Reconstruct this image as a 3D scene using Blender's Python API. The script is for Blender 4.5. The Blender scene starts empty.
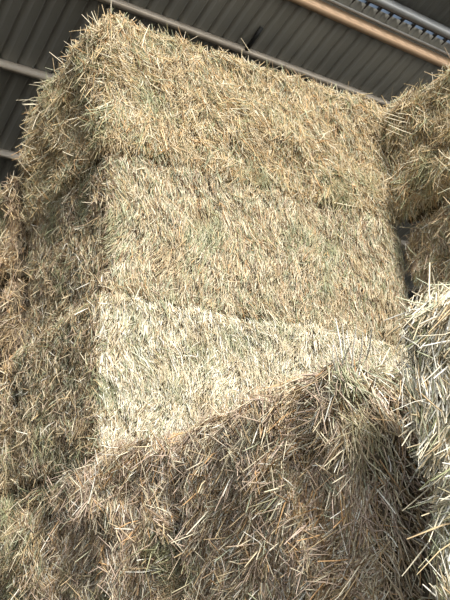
import bpy, math, numpy as np
from mathutils import Matrix, Vector

H = 0.85                     # height of one bale course
EYE = 1.717                  # camera height above the floor
rng = np.random.default_rng(7)
scene = bpy.context.scene
col = scene.collection

# ------------------------------------------------------------------ materials
def new_mat(name):
    m = bpy.data.materials.new(name); m.use_nodes = True
    nt = m.node_tree; nt.nodes.clear()
    out = nt.nodes.new('ShaderNodeOutputMaterial')
    b = nt.nodes.new('ShaderNodeBsdfPrincipled')
    nt.links.new(b.outputs[0], out.inputs[0])
    return m, nt, b

def ramp(nt, src, stops):
    r = nt.nodes.new('ShaderNodeValToRGB')
    e = r.color_ramp.elements
    while len(e) < len(stops): e.new(0.5)
    for k, (p, c) in enumerate(stops):
        e[k].position = p; e[k].color = (*c, 1)
    nt.links.new(src, r.inputs[0]); return r.outputs[0]

def noise_tex(nt, scale, detail=4, stretch=(1, 1, 1), rough=0.6):
    tc = nt.nodes.new('ShaderNodeTexCoord'); mp = nt.nodes.new('ShaderNodeMapping')
    mp.inputs['Scale'].default_value = stretch
    n = nt.nodes.new('ShaderNodeTexNoise'); n.inputs['Scale'].default_value = scale
    n.inputs['Detail'].default_value = detail; n.inputs['Roughness'].default_value = rough
    nt.links.new(tc.outputs['Object'], mp.inputs[0]); nt.links.new(mp.outputs[0], n.inputs['Vector'])
    return n.outputs['Fac']

def straw_material():
    m, nt, b = new_mat('straw')
    a = nt.nodes.new('ShaderNodeAttribute'); a.attribute_name = 'stalk_colour'
    nt.links.new(a.outputs['Color'], b.inputs['Base Color'])
    b.inputs['Roughness'].default_value = 0.5
    b.inputs['Specular IOR Level'].default_value = 0.35
    return m

def core_material(name, dark, mid, light):
    m, nt, b = new_mat(name)
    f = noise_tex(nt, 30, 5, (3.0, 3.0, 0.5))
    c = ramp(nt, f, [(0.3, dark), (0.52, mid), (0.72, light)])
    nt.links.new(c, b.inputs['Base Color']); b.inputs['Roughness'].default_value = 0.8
    bp = nt.nodes.new('ShaderNodeBump'); bp.inputs['Strength'].default_value = 0.8
    bp.inputs['Distance'].default_value = 0.02
    nt.links.new(f, bp.inputs['Height']); nt.links.new(bp.outputs[0], b.inputs['Normal'])
    return m

def metal_material(name, c0, c1, rough=0.5, metal=0.3, scale=3, stretch=(1, 1, 1)):
    m, nt, b = new_mat(name)
    f = noise_tex(nt, scale, 6, stretch)
    nt.links.new(ramp(nt, f, [(0.35, c0), (0.7, c1)]), b.inputs['Base Color'])
    b.inputs['Roughness'].default_value = rough; b.inputs['Metallic'].default_value = metal
    return m

STRAW = straw_material()
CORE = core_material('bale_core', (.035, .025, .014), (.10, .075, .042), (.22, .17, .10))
DECK = metal_material('roof_sheet_metal', (.19, .188, .17), (.25, .245, .22), .45, .2, 1.2, (1, .3, 1))
TAN = metal_material('purlin_tan', (.60, .40, .245), (.68, .46, .29), .55, .0, 2)
PALE = metal_material('purlin_galvanised', (.44, .38, .31), (.54, .47, .38), .5, .0, 6)
GREY = metal_material('beam_grey', (.36, .36, .35), (.45, .45, .44), .4, .1, 8)
DARK = metal_material('dark_steel', (.02, .02, .02), (.035, .035, .033), .5, .3, 5)
WALLM = metal_material('wall_sheet_metal', (.035, .035, .032), (.055, .055, .05), .6, .1, 1)
FLOORM = metal_material('yard_ground', (.42, .37, .29), (.54, .48, .39), .9, 0, 1.5)

def clear_material():
    m, nt, b = new_mat('frosted_closure')
    b.inputs['Base Color'].default_value = (.30, .36, .45, 1)
    b.inputs['Roughness'].default_value = 0.4
    tr = nt.nodes.new('ShaderNodeBsdfTranslucent'); tr.inputs[0].default_value = (.30, .34, .39, 1)
    mx = nt.nodes.new('ShaderNodeMixShader'); mx.inputs[0].default_value = 0.75
    out = [n for n in nt.nodes if n.type == 'OUTPUT_MATERIAL'][0]
    nt.links.new(b.outputs[0], mx.inputs[1]); nt.links.new(tr.outputs[0], mx.inputs[2])
    nt.links.new(mx.outputs[0], out.inputs[0])
    return m
CLEAR = clear_material()

# ------------------------------------------------------------------ helpers
def mesh_from(name, verts, faces, material, smooth=False):
    me = bpy.data.meshes.new(name)
    verts = np.asarray(verts, dtype=np.float32); faces = np.asarray(faces, dtype=np.int32)
    nf, k = faces.shape
    me.vertices.add(len(verts)); me.vertices.foreach_set('co', verts.ravel())
    me.loops.add(nf * k); me.loops.foreach_set('vertex_index', faces.ravel())
    me.polygons.add(nf)
    me.polygons.foreach_set('loop_start', np.arange(0, nf * k, k, dtype=np.int32))
    try: me.polygons.foreach_set('loop_total', np.full(nf, k, dtype=np.int32))
    except Exception: pass
    me.update(calc_edges=True)
    if smooth: me.polygons.foreach_set('use_smooth', np.ones(nf, dtype=bool))
    me.materials.append(material)
    return me

def link(name, me, parent=None):
    o = bpy.data.objects.new(name, me); col.objects.link(o)
    if parent: o.parent = parent
    return o

def boxes(lst):
    V, F = [], []
    for (x0, x1, y0, y1, z0, z1) in lst:
        n = len(V)
        V += [(x0, y0, z0), (x1, y0, z0), (x1, y1, z0), (x0, y1, z0), (x0, y0, z1), (x1, y0, z1), (x1, y1, z1), (x0, y1, z1)]
        F += [(n, n+3, n+2, n+1), (n+4, n+5, n+6, n+7), (n, n+1, n+5, n+4), (n+1, n+2, n+6, n+5), (n+2, n+3, n+7, n+6), (n+3, n, n+4, n+7)]
    return V, F

class Lump:
    """smooth pseudo-noise: a sum of randomly directed sines, fully vectorised"""
    def __init__(self, seed, scale, n=10):
        r = np.random.default_rng(seed)
        d = r.normal(size=(n, 3)); d /= np.linalg.norm(d, axis=1)[:, None]
        self.k = d * (2*np.pi/scale) * r.uniform(.6, 1.7, (n, 1)); self.p = r.uniform(0, 6.28, n)
        self.n = n
    def __call__(self, P):
        return np.sin(P @ self.k.T + self.p).sum(1) / math.sqrt(self.n / 2)

# ------------------------------------------------------------------ straw
PAL = dict(rose=(.52, .40, .31), umber=(.40, .30, .215), 
    cream=(.70, .62, .45), straw=(.58, .48, .31), gold=(.56, .42, .22), tan=(.47, .35, .20),
    olive=(.30, .31, .17), sage=(.40, .41, .28), brown=(.25, .17, .095), rust=(.56, .34, .16), white=(.80, .76, .65))
TONES = {
    'golden': dict(straw=.24, gold=.22, cream=.15, tan=.12, olive=.11, sage=.06, brown=.07, rust=.05),
    'fair':   dict(straw=.17, cream=.25, gold=.04, tan=.14, umber=.06, olive=.10, sage=.13, brown=.11, rust=.03),
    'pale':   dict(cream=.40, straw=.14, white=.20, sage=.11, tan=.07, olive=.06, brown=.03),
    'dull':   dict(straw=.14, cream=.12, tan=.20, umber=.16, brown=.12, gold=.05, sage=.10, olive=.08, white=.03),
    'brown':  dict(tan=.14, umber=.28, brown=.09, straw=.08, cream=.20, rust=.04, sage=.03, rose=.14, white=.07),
    'russet': dict(tan=.26, umber=.22, brown=.24, straw=.08, rust=.04, gold=.08, cream=.08),
    'bright': dict(cream=.32, white=.26, straw=.16, sage=.12, olive=.05, tan=.07),  # whitened mix: yard light put into the stalk colour of the nearest bale
}
GREEN = np.array([.27, .29, .16])

def stalks(root, d, L, w, bend, cols):
    """one mesh of bent three-sided stalks"""
    n = len(root)
    L = L[:, None]; w = w[:, None]
    up = np.where(np.abs(d[:, 2:3]) > .9, np.array([[1., 0, 0]]), np.array([[0., 0, 1.]]))
    s = np.cross(d, up); s /= np.linalg.norm(s, axis=1)[:, None]; t = np.cross(d, s)
    mid = root + d * L * .5; d2 = d + bend; d2 /= np.linalg.norm(d2, axis=1)[:, None]
    tip = mid + d2 * L * .5
    ph = rng.uniform(0, 2.09, n)[:, None]
    V = np.empty((n, 9, 3))
    for j, (c, ws) in enumerate(((root, 1.0), (mid, .95), (tip, .6))):
        for k in range(3):
            a = ph + k * 2.0944
            V[:, j*3+k] = c + (np.cos(a) * s + np.sin(a) * t) * w * .5 * ws
    base = np.array([[j*3+k, j*3+(k+1) % 3, (j+1)*3+(k+1) % 3, (j+1)*3+k] for j in range(2) for k in range(3)])
    F = (base[None] + (np.arange(n) * 9)[:, None, None]).reshape(-1, 4)
    me = mesh_from('straw', V.reshape(-1, 3), F, STRAW)
    ca = me.color_attributes.new('stalk_colour', 'FLOAT_COLOR', 'POINT')
    C4 = np.ones((n, 9, 4), dtype=np.float32); C4[:, :, :3] = cols[:, None, :]
    ca.data.foreach_set('color', C4.ravel())
    return me

def stalk_colours(n, tone, P, seed):
    t = TONES[tone]; ks = list(t); pr = np.array([t[k] for k in ks]); pr /= pr.sum()
    arr = np.array([PAL[k] for k in ks]); c = arr[rng.choice(len(ks), n, p=pr)]
    c = c * rng.uniform(.75, 1.15, (n, 1))
    g = Lump(seed + 5, .45)(P)                                  # greener patches in the hay
    m = np.clip((g - .7) * .8, 0, .75)[:, None] * (rng.random((n, 1)) < .6)
    c = c * (1 - m) + GREEN * m
    g2 = Lump(seed + 9, .3)(P); m2 = np.clip((g2 - .9) * .5, 0, .4)[:, None]
    c = c * (1 - m2) + np.array(PAL['tan']) * m2
    return np.clip(c, 0, .9)

# ------------------------------------------------------------------ one bale
class Bale:
    def __init__(self, x0, x1, y0, y1, z0, z1, seed, rad=.10, lump=.035, zcut=None, slack=(.018, .018, .012)):
        self.c = np.array([(x0+x1)/2, (y0+y1)/2, (z0+z1)/2]) * H
        self.h = np.array([(x1-x0), (y1-y0), (z1-z0)]) * H / 2 - np.array(slack)
        self.seed = seed; self.rad = rad; self.l1 = Lump(seed, .55); self.l2 = Lump(seed+1, .16); self.l3 = Lump(seed+2, .07)
        self.amp = lump; self.topdip = zcut
    def surf(self, p):
        """point on the box -> rounded lumpy surface and its normal"""
        inner = self.h - self.rad
        q = np.clip(p, -inner, inner); n = p - q
        ln = np.linalg.norm(n, axis=1)[:, None]; n = n / np.maximum(ln, 1e-9)
        out = q + n * self.rad
        W = p + self.c
        d = self.amp * self.l1(W) * .55 + self.amp * .4 * self.l2(W) + .006 * self.l3(W)
        # flakes: the bale is pressed in slabs along its length
        d = d + .010 * np.sin(W[:, 0] * 2*np.pi/.13 + 1.5*self.l1(W)) * (np.abs(n[:, 1]) > .5)
        e = (1 - np.abs(p / self.h).clip(0, 1)**4).prod(1) if False else 0
        out = out + n * (d - .012)[:, None]
        if self.topdip is not None: out = self.topdip(out)
        return out, n
    def face_points(self, ax, sg, u, v):
        a, b = [k for k in range(3) if k != ax]
        p = np.empty((len(u), 3)); p[:, ax] = sg * self.h[ax]; p[:, a] = u * self.h[a]; p[:, b] = v * self.h[b]
        return p
    def body(self):
        V, F = [], []; n0 = 0
        for ax in range(3):
            a, b = [k for k in range(3) if k != ax]
            na = max(8, int(2*self.h[a]/.035)); nb = max(8, int(2*self.h[b]/.035))
            for sg in (-1, 1):
                U, W = np.meshgrid(np.linspace(-1, 1, na+1), np.linspace(-1, 1, nb+1), indexing='ij')
                P = self.face_points(ax, sg, U.ravel(), W.ravel()); S, _ = self.surf(P); V.append(S)
                i = np.arange(na)[:, None] * (nb+1) + np.arange(nb)[None]; i = i.ravel() + n0
                q = np.stack([i, i + nb + 1, i + nb + 2, i + 1], 1)
                flip = (sg > 0) != (ax != 1)
                F.append(q[:, ::-1] if flip else q); n0 += len(P)
        V = np.concatenate(V); F = np.concatenate(F)
        key = np.round(V, 5); _, first, inv = np.unique(key, axis=0, return_index=True, return_inverse=True)
        return V[first], inv.reshape(-1)[F]
    def coat(self, spec, tone, Lm=.09, w=.0048, end_shade_tone=None):
        """spec: list of (axis, sign, count, grain vector, spread, raise in radians)"""
        R, D, LL, WW, BB = [], [], [], [], []; CC = []
        for (ax, sg, n, g, spread, rise) in spec:
            P = self.face_points(ax, sg, rng.uniform(-1, 1, n), rng.uniform(-1, 1, n))
            S, N = self.surf(P)
            g = np.array(g, float); g /= np.linalg.norm(g)
            t = g - (N @ g)[:, None] * N; t /= np.linalg.norm(t, axis=1)[:, None] + 1e-9
            b = np.cross(N, t)
            swirl = (Lump(self.seed + 21, .5)(S + self.c) * .45 + Lump(self.seed + 22, .2)(S + self.c) * .25) * (.5 if ax == 1 else 1)
            ang = swirl + rng.normal(0, spread, n)
            wild = rng.random(n) < (.13 if spread > .36 else .08); ang = np.where(wild, rng.uniform(-3.14, 3.14, n), ang)
            flip = rng.random(n) < .35; ang = ang + np.where(flip, 3.1416, 0)
            el = np.abs(rng.normal(rise * .7, rise, n)) - .04
            el = np.where(rng.random(n) < .04, rng.uniform(.4, 1.1, n), el)
            L = np.clip(rng.lognormal(math.log(Lm), .38, n), .02, Lm * 2.1)
            d = (np.cos(ang)[:, None] * t + np.sin(ang)[:, None] * b) * np.cos(el)[:, None] + N * np.sin(el)[:, None]
            d /= np.linalg.norm(d, axis=1)[:, None]
            root = S - d * (L * .35)[:, None] + N * (np.sin(np.maximum(el, 0)) * L * .25 + rng.uniform(-.022, .014, n))[:, None]
            bend = rng.normal(0, .16, (n, 3)) - N * np.abs(rng.normal(0, .10, n))[:, None]; bend[:, 2] -= .06
            R.append(root); D.append(d); LL.append(L); BB.append(bend)
            WW.append(w * rng.uniform(.55, 1.45, n))
            CC.append(stalk_colours(n, (end_shade_tone or tone) if ax == 0 else tone, S + self.c, self.seed))  # end faces may take a duller palette with shade coloured in
        R = np.concatenate(R); D = np.concatenate(D); LL = np.concatenate(LL); WW = np.concatenate(WW); BB = np.concatenate(BB)
        return stalks(R, D, LL, WW, BB, np.concatenate(CC))

def lone_stalk(parent, a, b, w, tone='cream', local=True):
    """one clearly visible stalk from world point a to b"""
    a = np.array(a, float); b = np.array(b, float); d = b - a; L = np.linalg.norm(d); d /= L
    c = np.array(PAL[tone])
    o = np.array(parent.location)
    me = stalks((a - o)[None], d[None], np.array([L]), np.array([w]), rng.normal(0, .07, (1, 3)), c[None])
    return link('stray_stalk', me, parent)

BALES = {}
def bale(key, box, tone, label, group, spec, seed, Lm=.09, w=.0048, turn=0, rad=.10, lump=.035, slack=(.018, .018, .012), end_shade_tone=None):
    B = Bale(*box, seed, rad, lump, slack=slack)
    e = bpy.data.objects.new('straw_bale', None); col.objects.link(e)
    base = B.c.copy(); base[2] -= B.h[2] ; e.location = (base[0], base[1], base[2] + OFFZ); e.rotation_euler = (0, 0, turn)
    e.empty_display_size = .2
    e['label'] = label; e['category'] = 'straw bale'; e['group'] = group
    V, F = B.body(); V = V + np.array([0, 0, B.h[2]])
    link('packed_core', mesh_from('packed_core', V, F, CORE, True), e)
    me = B.coat(spec, tone, Lm, w, end_shade_tone)
    s = link('loose_straw', me, e); s.location = (0, 0, B.h[2]); s['kind'] = 'stuff'
    BALES[key] = (e, B)
    return e, B

OFFZ = EYE
X, Y, Z0, L = 2.198, 4.731, 0.976, 2.475
XR = X + L
DN = (0, 0, -1)
G_HIGH = 'straw bales of the tall stack under the roof'
G_LOW = 'straw bales of the low front row'
G_R = 'straw bales of the stack on the right'
G_L = 'straw bales of the far left stack'

# --- tall stack: three courses, long sides facing the yard
def high(front, side, top, gf=DN, gs=(0, .4, -1), sf=.3, ss=.6, rise=.13, right=400):
    return [(1, -1, front, gf, sf, rise), (0, -1, side, gs, ss, rise*1.25), (2, 1, top, (1, .6, 0), 1.2, .25), (0, 1, right, gs, ss, rise)]
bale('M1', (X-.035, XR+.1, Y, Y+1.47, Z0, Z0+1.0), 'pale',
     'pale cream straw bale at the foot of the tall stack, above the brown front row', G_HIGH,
     high(50000, 17000, 500), 11, Lm=.058, w=.0041, rad=.05, lump=.016, slack=(.018, .018, .0), end_shade_tone='dull')  # duller left end: its shade is put into the stalk colour
bale('M2', (X+.03, XR+.1, Y+.01, Y+1.46, Z0+1.0, Z0+2.0), 'fair',
     'straw bale in the middle of the tall stack, below the golden top bale', G_HIGH,
     high(50000, 17000, 500), 12, Lm=.056, w=.0041, rad=.035, lump=.016, slack=(.018, .018, .0), end_shade_tone='dull')  # left end stalks coloured duller to imitate shade
bale('M3', (X-.01, XR+.12, Y-.01, Y+1.50, Z0+2.0, Z0+3.03), 'golden',
     'golden straw bale on top of the tall stack, its shaggy edge against the roof', G_HIGH,
     high(46000, 20000, 8000, gf=(.2, 0, -1), sf=.45, rise=.2), 13, Lm=.080, w=.0047, lump=.028, rad=.06, slack=(.018, .018, .0))

# --- low row running towards the camera, seen on its shaded end faces
def low(front, side, top, gs=(0, .3, -1), ss=.55, rise=.2):
    return [(0, -1, side, gs, ss, rise), (1, -1, front, (.1, 0, -1), .4, rise), (2, 1, top, (1, -.5, 0), 1.2, .25)]
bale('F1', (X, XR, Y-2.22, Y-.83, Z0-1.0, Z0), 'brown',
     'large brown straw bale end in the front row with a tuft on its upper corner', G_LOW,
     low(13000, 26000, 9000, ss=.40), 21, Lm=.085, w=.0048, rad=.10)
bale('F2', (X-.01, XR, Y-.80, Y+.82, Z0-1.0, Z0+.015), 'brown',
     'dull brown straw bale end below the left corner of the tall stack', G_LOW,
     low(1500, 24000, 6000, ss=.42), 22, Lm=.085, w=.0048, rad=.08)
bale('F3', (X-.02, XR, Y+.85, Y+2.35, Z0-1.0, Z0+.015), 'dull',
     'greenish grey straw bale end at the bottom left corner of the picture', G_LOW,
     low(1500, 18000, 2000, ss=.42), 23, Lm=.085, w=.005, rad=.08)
TG = math.radians(15); gx, gy = 2.06, 2.14
gcx = gx + .7*math.sin(TG) + .65*math.cos(TG); gcy = gy - .7*math.cos(TG) + .65*math.sin(TG)
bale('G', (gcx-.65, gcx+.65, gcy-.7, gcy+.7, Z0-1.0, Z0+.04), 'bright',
     'bright sunlit straw bale nearest the camera at the lower right edge', G_LOW,
     low(4000, 27000, 7000, gs=(0, .45, -1), ss=.32, rise=.14), 24, Lm=.09, w=.0048, rad=.10, turn=TG)

# --- right stack, standing forward of the tall one
bale('R3', (XR-.02, XR+2.47, Y-1.45, Y-.03, Z0+1.97, Z0+2.98), 'golden',
     'golden straw bale on top of the right stack, at the right edge', G_R,
     low(3000, 17000, 6000, gs=(0, .5, -1)), 31, Lm=.10, lump=.05)
bale('R2', (XR+.03, XR+2.47, Y-1.42, Y-.05, Z0+.98, Z0+1.95), 'dull',
     'dull tan straw bale below the top one of the right stack, above the sunlit bale', G_R,
     low(3000, 17000, 4000, gs=(0, .5, -1)), 32, Lm=.10)
bale('R1', (XR+.02, XR+2.47, Y-1.45, Y-.03, Z0, Z0+.97), 'dull',
     'lowest straw bale of the right stack, mostly behind the sunlit bale', G_R,
     low(2000, 7000, 1500), 33, Lm=.10)

# --- far left stack
for k, (z0, z1, lab) in enumerate((
        (Z0+1.66, Z0+2.47, 'brownish straw bale on top of the far left stack, under the black gap'),
        (Z0+.83, Z0+1.65, 'brownish straw bale in the middle of the far left stack at the left edge'),
        (Z0-.0, Z0+.82, 'brownish straw bale at the foot of the far left stack at the left edge'))):
    bale('L%d' % k, (X-.10+.03*k, XR-.1, Y+1.53, Y+2.98, z0, z1), 'russet' if k < 2 else 'dull', lab, G_L,
         low(5000, 13000, 4000 if k == 0 else 800, gs=(0, .5, -1)), 41+k, Lm=.09, w=.005, rad=.06, slack=(.018, .01, 0))

# --- courses under the front row and under the right stack (they carry what the photo shows)
for r, (y0, y1) in enumerate(((Y-2.22, Y-.83), (Y-.80, Y+.82), (Y+.85, Y+2.35), (Y-3.66, Y-2.27))):
    for c in (1, 2):
        where = ('under the brown tufted bale', 'under the dull bale at the tall stack corner',
                 'under the greenish grey bale at left', 'under the bright sunlit bale')[r]
        bale('B', (X, XR, y0, y1, Z0-1.0-c, Z0-c), 'dull', 'straw bale %s, %s course' % (where, ('second', 'floor')[c-1]),
             'straw bales carrying the front row', low(400, 2500, 0), 60+r*2+c, Lm=.12, w=.008)
for c in (1, 2, 3):
    bale('B', (XR+.25, XR+2.47, Y-1.45, Y-.03, Z0-c, Z0-c+1.0), 'dull',
         'straw bale hidden under the right stack, %s course' % ('third', 'second', 'floor')[c-1],
         'straw bales carrying the right stack', low(200, 800, 0), 80+c, Lm=.12, w=.008)

# ------------------------------------------------------------------ roof: built flat in its own frame, then tilted into place
E1 = np.array([0.98607322, 0.13495243, 0.097198]); E2 = np.array([-0.10992404, 0.96742964, -0.22802761]); EN = np.cross(E1, E2)
RO = np.array([4.51540604, 7.24276114, 6.29896882 + EYE])
RM = Matrix(((E1[0], E2[0], EN[0], RO[0]), (E1[1], E2[1], EN[1], RO[1]), (E1[2], E2[2], EN[2], RO[2]), (0, 0, 0, 1)))
U0, U1, V0, V1, PITCH, SKEW = -11.0, 12.0, -6.0, 6.0, .211, .14
def roof_z(x, y): return RO[2] - (EN[0]*(x-RO[0]) + EN[1]*(y-RO[1])) / EN[2]
def roof_part(name, V, F, mat):
    o = link(name, mesh_from(name, V, F, mat)); o['kind'] = 'structure'; o.matrix_world = RM; return o
def deck(v0, v1, lift=0, mat=DECK, lbl=None):
    prof = []; n = int((U1-U0)/PITCH) + 1
    for i in range(n):
        a = .106 - .03 + (i - 52)*PITCH
        prof += [(a-.030, 0), (a-.018, -.014), (a-.010, -.014), (a, .030), (a+.030, .030), (a+.042, 0), (a+.10, 0), (a+.105, .003), (a+.115, .003), (a+.12, 0)]
    V = []; nn = len(prof); vs_ = np.linspace(v0, v1, 7)
    for v in vs_:
        for (u, h) in prof: V.append((u + SKEW*v, v, h+lift))
    F = [(j*nn+i, j*nn+i+1, (j+1)*nn+i+1, (j+1)*nn+i) for j in range(len(vs_)-1) for i in range(nn-1)]
    o = roof_part('ceiling', V, F, mat)
    m = o.modifiers.new('thickness', 'SOLIDIFY'); m.thickness = .0015; m.offset = 1
    return o
deck(-1.145, V1)
deck(V0, -1.21, .012)
def purlin(name, v, web, flange, mat, th=.004, lip=.016):
    """C-section running the length of the barn, web towards the camera"""
    V, F = boxes([(U0, U1, v, v+th, -web, -.002), (U0, U1, v, v+flange, -web-th, -web),
                  (U0, U1, v+flange-th, v+flange, -web, -web+lip), (U0, U1, v, v+flange, -.006, -.002)])
    return roof_part(name, V, F, mat)
purlin('trim_1', 2.575, .085, .07, PALE)
purlin('trim_2', 1.205, .085, .07, PALE)
purlin('trim_3', -.03, .062, .07, PALE)
purlin('trim_4', -.955, .13, .085, TAN)
purlin('trim_5', -1.335, .095, .085, GREY)
purlin('trim_6', 3.9, .085, .07, PALE); purlin('trim_7', 5.2, .085, .07, PALE)
for k, v in enumerate((-2.5, -3.7, -4.9)): purlin('trim_%d' % (8+k), v, .085, .07, PALE)
V, F = boxes([(U0, U1, -1.232, -1.198, -.03, -.012)]); roof_part('trim_11', V, F, DARK)
V, F = boxes([(U0, U1, -1.035, -1.003, -.030, -.020)]); roof_part('trim_12', V, F, GREY)
# daylight strip between the two roof sheets: frosted closures between dark plugs
deck(-1.205, -1.12, .034, CLEAR)
pl = []
for i in range(109):
    a = .106 - .03 + (i - 52)*PITCH + SKEW*(-1.16)
    pl.append((a-.012, a+.026, -1.20, -1.09, -.010, .026))
V, F = boxes(pl); roof_part('trim_13', V, F, DARK)
# dark sag brace crossing the bay above the tall stack
V = []
for (u, v, z) in ((.645, -.03, -.055), (.625, -.36, -.012)):
    for du, dz in ((-.022, -.02), (.022, -.02), (.022, .004), (-.022, .004)): V.append((u+du, v, z+dz))
F = [(0, 3, 2, 1), (4, 5, 6, 7), (0, 1, 5, 4), (1, 2, 6, 5), (2, 3, 7, 6), (3, 0, 4, 7)]
roof_part('roof_brace', V, F, DARK)

# ------------------------------------------------------------------ floor and walls
X0, X1 = -6.0, 16.0
def wall(name, pts, thick, lower=.12):
    V = [(x, y, 0) for x, y in pts] + [(x, y, roof_z(x, y)-lower) for x, y in pts[::-1]]
    V += [(x+thick[0], y+thick[1], z) for x, y, z in V]
    F = [(0, 3, 2, 1), (4, 5, 6, 7), (0, 1, 5, 4), (1, 2, 6, 5), (2, 3, 7, 6), (3, 0, 4, 7)]
    o = link(name, mesh_from(name, V, F, WALLM)); o['kind'] = 'structure'
V, F = boxes([(-45, 55, -60, 14.5, -.2, 0)]); o = link('floor', mesh_from('floor', V, F, FLOORM)); o['kind'] = 'structure'
wall('wall_back', [(X0, 12.0), (X1, 12.0)], (0, .1))
wall('wall_left_blocker', [(X0, 0.5), (X0, 12.0)], (.08, 0)); wall('wall_right', [(X1-.1, 4.0), (X1-.1, 12.0)], (.08, 0))  # unseen left wall added to keep side sky off the bale ends

# ------------------------------------------------------------------ camera
Fv = Vector((0.51206664, 0.78786092, 0.34214458)); Rv = Vector((0.84513024, -0.53328939, -0.03684155)); Uv = Vector((-0.15343606, -0.30802206, 0.9389248))
cd = bpy.data.cameras.new('camera'); cam = bpy.data.objects.new('camera', cd); col.objects.link(cam)
cd.sensor_fit = 'VERTICAL'; cd.sensor_height = 24; cd.lens = 24*913.43/600
cd.clip_start = .02; cd.clip_end = 300
M = Matrix((( Rv.x, Uv.x, -Fv.x, 0), (Rv.y, Uv.y, -Fv.y, 0), (Rv.z, Uv.z, -Fv.z, EYE), (0, 0, 0, 1)))
cam.matrix_world = M
scene.camera = cam

# ------------------------------------------------------------------ stray stalks that stand clear of the stack
def at(px, py, axis, val):
    d = np.array(Fv)*913.43 + np.array(Rv)*(px-225) + np.array(Uv)*(300-py)
    p = d * (val*H/d[axis]); p[2] += EYE; return p
def stray(key, a, b, axis, val, dv=0.0, w=.006, tone='cream'):
    e, B = BALES[key]
    lone_stalk(e, at(*a, axis, val), at(*b, axis, val+dv), w, tone)
for a, b, ax, v, dv in (((98, 32), (82, 14), 1, Y+.1, 0), ((100, 28), (90, 12), 1, Y+.05, 0), ((76, 56), (70, 38), 0, X, -.05),
                        ((66, 66), (51, 53), 0, X, -.05), ((72, 62), (96, 52), 0, X, -.04), ((111, 14), (111, 1), 1, Y, -.03),
                        ((45, 97), (20, 99), 0, X, -.12), ((44, 102), (15, 98), 0, X, -.12), ((42, 105), (24, 104), 0, X, -.15),
                        ((47, 88), (29, 83), 0, X, -.1), ((52, 80), (34, 84), 0, X, -.1), ((44, 112), (26, 120), 0, X, -.1),
                        ((40, 110), (32, 128), 0, X, -.1), ((46, 104), (22, 104), 0, X, -.1), ((60, 78), (36, 90), 0, X, -.1),
                        ((36, 150), (20, 144), 0, X, -.1), ((33, 178), (17, 160), 0, X, -.1), ((250, 52), (241, 38), 1, Y, -.05)):
    stray('M3', a, b, ax, v, dv)
for a, b, ax, v, dv in (((434, 92), (432, 72), 0, XR, -.05), ((400, 108), (389, 112), 0, XR, -.1), ((418, 125), (385, 118), 0, XR, -.15),
                        ((412, 130), (384, 122), 0, XR, -.15), ((415, 122), (382, 112), 0, XR, -.15), ((418, 136), (388, 126), 0, XR, -.15),
                        ((410, 139), (386, 129), 0, XR, -.15), ((428, 118), (396, 112), 0, XR, -.12)):
    stray('R3', a, b, ax, v, dv)
for a, b in (((343, 365), (337, 318)), ((348, 372), (341, 324)), ((352, 362), (346, 330)), ((340, 368), (333, 335)), ((358, 368), (365, 333)),
             ((336, 372), (330, 345)), ((352, 368), (355, 326)), ((366, 360), (374, 330)), ((344, 360), (352, 340))):
    stray('F1', a, b, 0, X+.02, -.06, .006, 'white')
for a, b in (((422, 345), (396, 325)), ((440, 352), (397, 379)), ((445, 330), (405, 316)), ((438, 372), (398, 384)), ((430, 420), (406, 446)),
             ((450, 300), (438, 280)), ((430, 320), (421, 294)), ((440, 455), (408, 470)), ((432, 492), (403, 520)), ((445, 400), (412, 436)),
             ((428, 548), (404, 580)), ((450, 318), (427, 305))):
    stray('G', a, b, 0, X+.10, -.05, .0052, 'cream')

# ------------------------------------------------------------------ light
w = bpy.data.worlds.new('sky'); scene.world = w; w.use_nodes = True
bg = w.node_tree.nodes['Background']; bg.inputs[0].default_value = (.80, .89, 1, 1); bg.inputs[1].default_value = .95
sd = bpy.data.lights.new('sun', 'SUN'); so = bpy.data.objects.new('sun', sd); col.objects.link(so)
sd.energy = 3.8; sd.angle = math.radians(12); sd.color = (1, .96, .90)
az = math.radians(-10); el = math.radians(38)           # azimuth from the open side, turned towards +x
so.location = (5, -10, 12)
dirv = Vector((-math.sin(az)*math.cos(el), math.cos(az)*math.cos(el), -math.sin(el)))
so.rotation_euler = dirv.to_track_quat('-Z', 'Y').to_euler()

vs = scene.view_settings
vs.view_transform = 'Standard'; vs.look = 'None'; vs.gamma = 1; vs.exposure = 1.15; vs.use_curve_mapping = False
